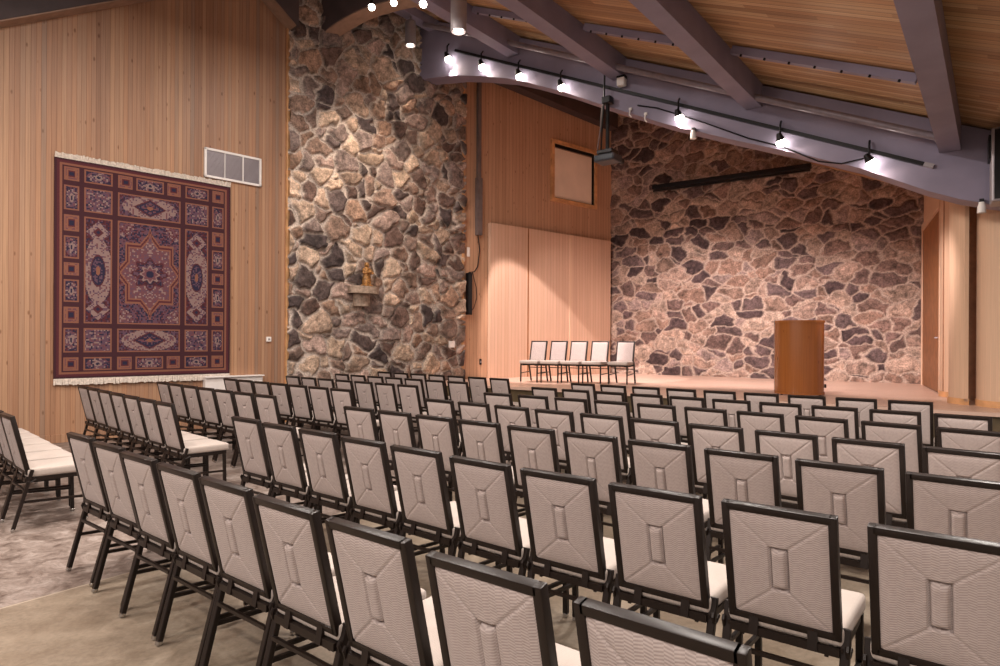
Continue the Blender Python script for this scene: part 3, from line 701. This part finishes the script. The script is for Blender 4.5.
# ------------------------------------------------------------------ chairs
REC = .225; HB = .483; CW = .402
def back_M(): # origin at the middle of the back's top edge (rear face), local x width, local z up the back
    return Matrix.Translation((0,-.26,.903)) @ Matrix.Rotation(REC,4,'X')
def make_chair():
    t = link('banquet_chair', None)
    BM = back_M()
    tw, td = .029, .034
    f = MB()
    for x in (-CW/2+tw/2, CW/2-tw/2): f.box((x, td/2, -HB/2), (tw, td, HB), None, .004)
    for z in (-tw/2, -HB+tw/2): f.box((0, td/2, z), (CW-tw, td, tw), None, .004)
    bf = f.build('back_frame', M_['bronze'], t, 'auto', BM)
    # padded panel: rear face with mitred seams running to the centre flap
    pw, ph = CW-2*tw+.004, HB-2*tw+.004; nx, nz = 76, 90
    vs = []; fs = []
    hx, hz = .033, .089
    def seam(x, z):
        ax, az = abs(x), abs(z)
        if ax < hx and az < hz: return 9
        # distance to the segment (hx,hz)-(pw/2,ph/2)
        dx, dz = pw/2-hx, ph/2-hz; L = math.hypot(dx, dz); px, pz = ax-hx, az-hz
        k = max(0, min(1, (px*dx+pz*dz)/(L*L))); return math.hypot(px-k*dx, pz-k*dz)
    for side in (0, 1):
        n0 = len(vs)
        for j in range(nz+1):
            for i in range(nx+1):
                x = -pw/2+pw*i/nx; z = -ph/2+ph*j/nz
                e = min(pw/2-abs(x), ph/2-abs(z)); dome = .010*(1-math.exp(-e/.02))
                if side == 0:
                    d = dome-.0045*math.exp(-(seam(x, z)/.0042)**2)
                    if abs(x) < hx and abs(z) < hz: d -= .017
                    y = .006-d
                else: y = td-.004+dome*1.4
                vs.append((x, y, z-HB/2))
        for j in range(nz):
            for i in range(nx):
                a = n0+j*(nx+1)+i; q = (a, a+1, a+nx+2, a+nx+1); fs.append(q if side == 0 else q[::-1])
    bp = MB().add(vs, fs).build('back_cushion', M_['fabric'], t, 'all', BM)
    fl = MB()
    m = 10; fv = []; ff = []
    for j in range(15):
        for i in range(m+1):
            x = -.0275+.055*i/m; z = -.081+.162*j/14; e = min(.0275-abs(x), .081-abs(z))
            fv.append((x, .010-.019*(1-math.exp(-e/.0035)), z-HB/2))
    for j in range(14):
        for i in range(m): a = j*(m+1)+i; ff.append((a, a+1, a+m+2, a+m+1))
    fl.add(fv, ff); fl.build('pull_flap', M_['fabric'], bp, 'all')
    # seat
    bm = bmesh.new(); bmesh.ops.create_cube(bm, size=1)
    for v in bm.verts: v.co = Vector((v.co.x*(.437 if v.co.y > 0 else .415), v.co.y*.445+.073, v.co.z*.072+.445))
    bmesh.ops.bevel(bm, geom=list(bm.edges), offset=.024, segments=3, profile=.6, affect='EDGES')
    me = bpy.data.meshes.new('seat'); bm.to_mesh(me); bm.free(); me.materials.append(M_['seat_fabric'])
    for p in me.polygons: p.use_smooth = True
    link('seat', me, t)
    sf = MB()
    for x in (-.195, .195): sf.bar((x,-.15,.395),(x,.27,.395),.024,.03)
    for y in (-.15, .26): sf.bar((-.195,y,.395),(.195,y,.395),.024,.03)
    sf.build('seat_frame', M_['bronze'], t)
    # rear rails and struts under the back
    rr = MB(); rr.bar((-.20,-.165,.318),(.20,-.165,.318),.016,.016)
    rr.build('rear_rail', M_['bronze'], t)
    for x in (-.105, .105):
        MB().bar((x,-.150,.45),(x,-.162,.382),.034,.014,up=(0,1,0)).build('back_strut', M_['bronze'], t)
    for sx in (-1, 1):
        lg = MB().bar((sx*.212,-.115,.475),(sx*.205,-.236,.022),.032,.026,bev=.004).build('leg', M_['bronze'], t)
        MB().bar((sx*.205,-.2355,.024),(sx*.2048,-.241,.002),.030,.026,bev=.004).build('foot', M_['chrome'], lg)
        lg = MB().bar((sx*.200,.25,.41),(sx*.200,.258,.022),.028,.028,bev=.004).build('leg', M_['bronze'], t)
        MB().bar((sx*.200,.258,.024),(sx*.200,.258,.002),.027,.027,bev=.004).build('foot', M_['chrome'], lg)
        MB().bar((sx*.207,-.182,.225),(sx*.200,.253,.205),.018,.018).build('stretcher', M_['bronze'], t)
        hk = MB(); x = sx*.221
        hk.tube([(x,-.09,.395),(x,-.125,.378),(x,-.15,.385),(x,-.158,.41),(x,-.15,.425)],.008,6)
        hk.bar((x,-.11,.40),(x-sx*.02,-.11,.40),.02,.02)
        hk.build('ganging_hook', M_['bronze'], t, True)
    for sx in (-.5, .5): MB().bar((sx*.3,-.15,.375),(sx*.3,.26,.375),.014,.014).build('underseat_rail', M_['bronze'], t)
    return t
proto = make_chair()
used = [False]
def place(x, y, ang, z, label, group, top_anchor=True):
    o = proto if not used[0] else copy_tree(proto); used[0] = True
    fx, fy = math.sin(ang), math.cos(ang); k = .26 if top_anchor else 0
    o.location = (x+fx*k, y+fy*k, z); o.rotation_euler = (0, 0, -ang)
    tag(o, label, 'chair', group); return o

ROWS = {
'L0': [(-3.97-.361*i, 5.13+.352*i, .745) for i in range(6)],
'L1': [(-5.418,8.293,.7435),(-5.058,7.937,.741),(-4.698,7.581,.7385),(-4.336,7.226,.736),(-3.974,6.871,.7335),(-3.611,6.518,.731),(-3.247,6.166,.7285)],
'L2': [(-4.817,9.118,.7325),(-4.459,8.769,.7217),(-4.097,8.424,.711),(-3.732,8.082,.7002),(-3.362,7.744,.6895),(-2.99,7.411,.6788),(-2.614,7.081,.668)],
'L3': [(-4.241,10.03,.7061),(-3.874,9.689,.6995),(-3.505,9.35,.6929),(-3.134,9.014,.6864),(-2.76,8.68,.6798),(-2.385,8.349,.6733),(-2.007,8.02,.6667)],
'L4': [(-3.523,10.824,.7234),(-3.154,10.485,.719),(-2.783,10.147,.7145),(-2.411,9.811,.7101),(-2.038,9.477,.7057),(-1.663,9.145,.7012),(-1.286,8.814,.6968)],
'L5': [(-2.88,11.594,.735),(-2.513,11.253,.7282),(-2.144,10.914,.7214),(-1.773,10.578,.7147),(-1.399,10.245,.7079),(-1.024,9.914,.7011),(-.646,9.585,.6944)],
'L6': [(-2.265,12.471,.7314),(-1.895,12.135,.728),(-1.523,11.8,.7245),(-1.15,11.467,.721),(-.776,11.135,.7176),(-.4,10.804,.7141),(-.024,10.474,.7107)],
'R0': [(-2.667,4.04,.68),(-2.272,3.685,.675),(-1.907,3.343,.687),(-1.538,3.022,.69),(-1.181,2.712,.683),(-.814,2.378,.685),(-.442,2.06,.681),(-.055,1.707,.665),(.329,1.379,.685)],
'R1': [(-1.984,4.96,.693),(-1.604,4.59,.685),(-1.236,4.285,.685),(-.854,3.925,.69),(-.488,3.601,.70),(-.116,3.256,.70),(.254,2.943,.667),(.625,2.63,.655),(1.013,2.345,.655),(1.39,2.02,.67)],
'R2': [(-1.295,5.8,.6766),(-.919,5.479,.6785),(-.543,5.157,.6804),(-.169,4.835,.6823),(.206,4.512,.6842),(.579,4.189,.686),(.952,3.864,.6879),(1.324,3.539,.6898),(1.696,3.214,.6917),(2.067,2.887,.6936)],
'R3': [(-.644,6.628,.7021),(-.274,6.302,.706),(.095,5.975,.7099),(.463,5.647,.7137),(.83,5.317,.7176),(1.195,4.986,.7215),(1.559,4.653,.7254),(1.922,4.319,.7292),(2.283,3.983,.7331),(2.643,3.646,.737)],
'R4': [(-.038,7.471,.6581),(.356,7.168,.6752),(.746,6.859,.6924),(1.13,6.542,.7095),(1.508,6.219,.7267),(1.881,5.89,.7439),(2.248,5.554,.761),(2.609,5.212,.7782),(2.965,4.864,.7953),(3.314,4.51,.8125)],
'R5': [(.569,8.417,.708),(.943,8.086,.7083),(1.316,7.755,.7087),(1.689,7.423,.7091),(2.062,7.091,.7095),(2.435,6.76,.7098),(2.808,6.428,.7102),(3.181,6.096,.7106),(3.554,5.764,.7109),(3.926,5.431,.7113)],
'R6': [(1.193,9.29,.7244),(1.573,8.958,.7165),(1.957,8.63,.7085),(2.342,8.304,.7006),(2.731,7.981,.6926),(3.121,7.662,.6846),(3.515,7.346,.6767),(3.911,7.032,.6687),(4.309,6.722,.6608)],
}
rname = {6:'front row nearest the stage', 5:'second row from the stage', 4:'third row from the stage', 3:'fourth row from the stage', 2:'fifth row from the stage', 1:'sixth row from the stage', 0:'rearmost row'}
for key, pts in ROWS.items():
    blk = 'left block' if key[0] == 'L' else 'right block'
    for i, (x, y, a) in enumerate(pts):
        if key == 'L0': lab = 'taupe banquet chair, %s from the aisle, rearmost left row at the photo edge' % ords[i]
        else: lab = 'taupe banquet chair, %s from the left, %s, %s' % (ords[i], rname[int(key[1])], blk)
        place(x, y, a, 0, lab, 'taupe banquet chairs, %s, %s' % (blk, rname[int(key[1])]))
# five chairs on the stage facing the hall
fa = PI+R(31)
for i, (px, Y, nm) in enumerate(((540,14.35,'leftmost'),(560,14.2,'second from the left'),(580,14.05,'middle one'),(601,13.9,'second from the right'),(626.5,13.7,'rightmost'))):
    place((px-500)/640*Y, Y, fa, HS, 'taupe banquet chair on the stage, %s of five facing the hall' % nm, 'five chairs on the stage')

# ------------------------------------------------------------------ light
def lamp(kind, loc, power, col, target=None, size=.1, angle=60, blend=.3):
    d = bpy.data.lights.new('lamp', kind); d.energy = power; d.color = col
    if kind == 'SPOT': d.spot_size = R(angle); d.spot_blend = blend; d.shadow_soft_size = size
    elif kind == 'AREA': d.shape = 'DISK'; d.size = size
    else: d.shadow_soft_size = size
    o = bpy.data.objects.new('lamp', d); COL.objects.link(o); o.location = loc
    if target is not None: o.rotation_euler = (Vector(target)-Vector(loc)).to_track_quat('-Z', 'Y').to_euler()
    return o
PINK = (1, .83, .79); WARM = (1, .74, .55); HALO = (1, .82, .66); NEUT = (1, .92, .85)
# the seven track spots wash the stage and its back walls
tgt = [AW @ Vector((.6,-1.6,.62)), AW @ Vector((1.7,-1.2,.62)), BWL @ Vector((1.9,-1.0,.62)), BWL @ Vector((2.9,-.8,.8)), BWL @ Vector((4.2,-.8,.8)), BWL @ Vector((5.8,-.8,.8)), BWL @ Vector((7.2,-2.2,.8))]
for k, (s, z, _) in enumerate(lampspec):
    p = EF @ Vector((s, -.16, z-.16))
    lamp('SPOT', p, (200, 2600, 1000, 1150, 950, 720, 520)[k], PINK, tgt[k], .05, 38 if k == 1 else 62, .14 if k == 1 else .6)
    # spill of the same bulb down the beam's face
    lamp('SPOT', p, 10, HALO, EF @ Vector((s+.8, .10, z-1.0)), .03, 120, .6)
# unseen downlights added under the roof to light the seats
for x, y in ((-3.4,7.0),(-1.6,9.2),(1.6,6.8),(-2.2,4.6),(1.0,3.0),(3.6,4.0),(-4.5,3.0),(0,-1.5),(-3.5,-1.5)):
    z = min(roof_z(x, y)-.55, 7.2)
    lamp('AREA', (x, y, z), 130, NEUT, (x, y, 0), .5)
for x, y, z, pw, tx, ty in ((-5.4,5.6,4.3,85,-6.2,7.4),(-4.4,1.2,4.4,130,-2.5,3.4),(-1.6,-1.4,4.6,120,-.5,2.0),(-3.0,4.2,4.8,60,-3.0,6.0)):  # unseen lamps added low down to brighten chair backs and left wall
    lamp('AREA', (x, y, z), pw, (1, .86, .76), (tx, ty, .6), .45)
for x, y, zb, pw in ((-.70,10.4,6.53,60),(-1.88,13.2,7.59,90)):
    lamp('SPOT', (x, y, zb), pw, HALO, (x, y, 0), .08, 75, .6)
for x, y, z in ((-2.275,11.2,7.2),(-1.89,11.2,7.28),(-1.24,10.1,6.74)):
    lamp('SPOT', (x, y, z), 190, HALO, (LW @ Vector((5.4,0,3.0))), .06, 75, .8)

w = bpy.data.worlds.new('even ambient fill'); scene.world = w; w.use_nodes = True  # uniform fill light, standing in for daylight from the unseen open end
bg = w.node_tree.nodes['Background']; bg.inputs[0].default_value = (1, .93, .95, 1); bg.inputs[1].default_value = .40

# ------------------------------------------------------------------ camera
cd = bpy.data.cameras.new('camera'); cam = bpy.data.objects.new('camera', cd); COL.objects.link(cam)
cd.sensor_width = 36; cd.lens = 36*640/1000; cd.shift_y = 8.2/1000; cd.clip_start = .05
cam.matrix_world = Matrix.Translation((0,0,1.516)) @ Matrix.Rotation(PI/2,4,'X') @ Matrix.Rotation(.0052,4,'Z')
scene.camera = cam
scene.view_settings.view_transform = 'Standard'; scene.view_settings.look = 'None'
scene.view_settings.exposure = 0; scene.view_settings.gamma = 1; scene.view_settings.use_curve_mapping = False
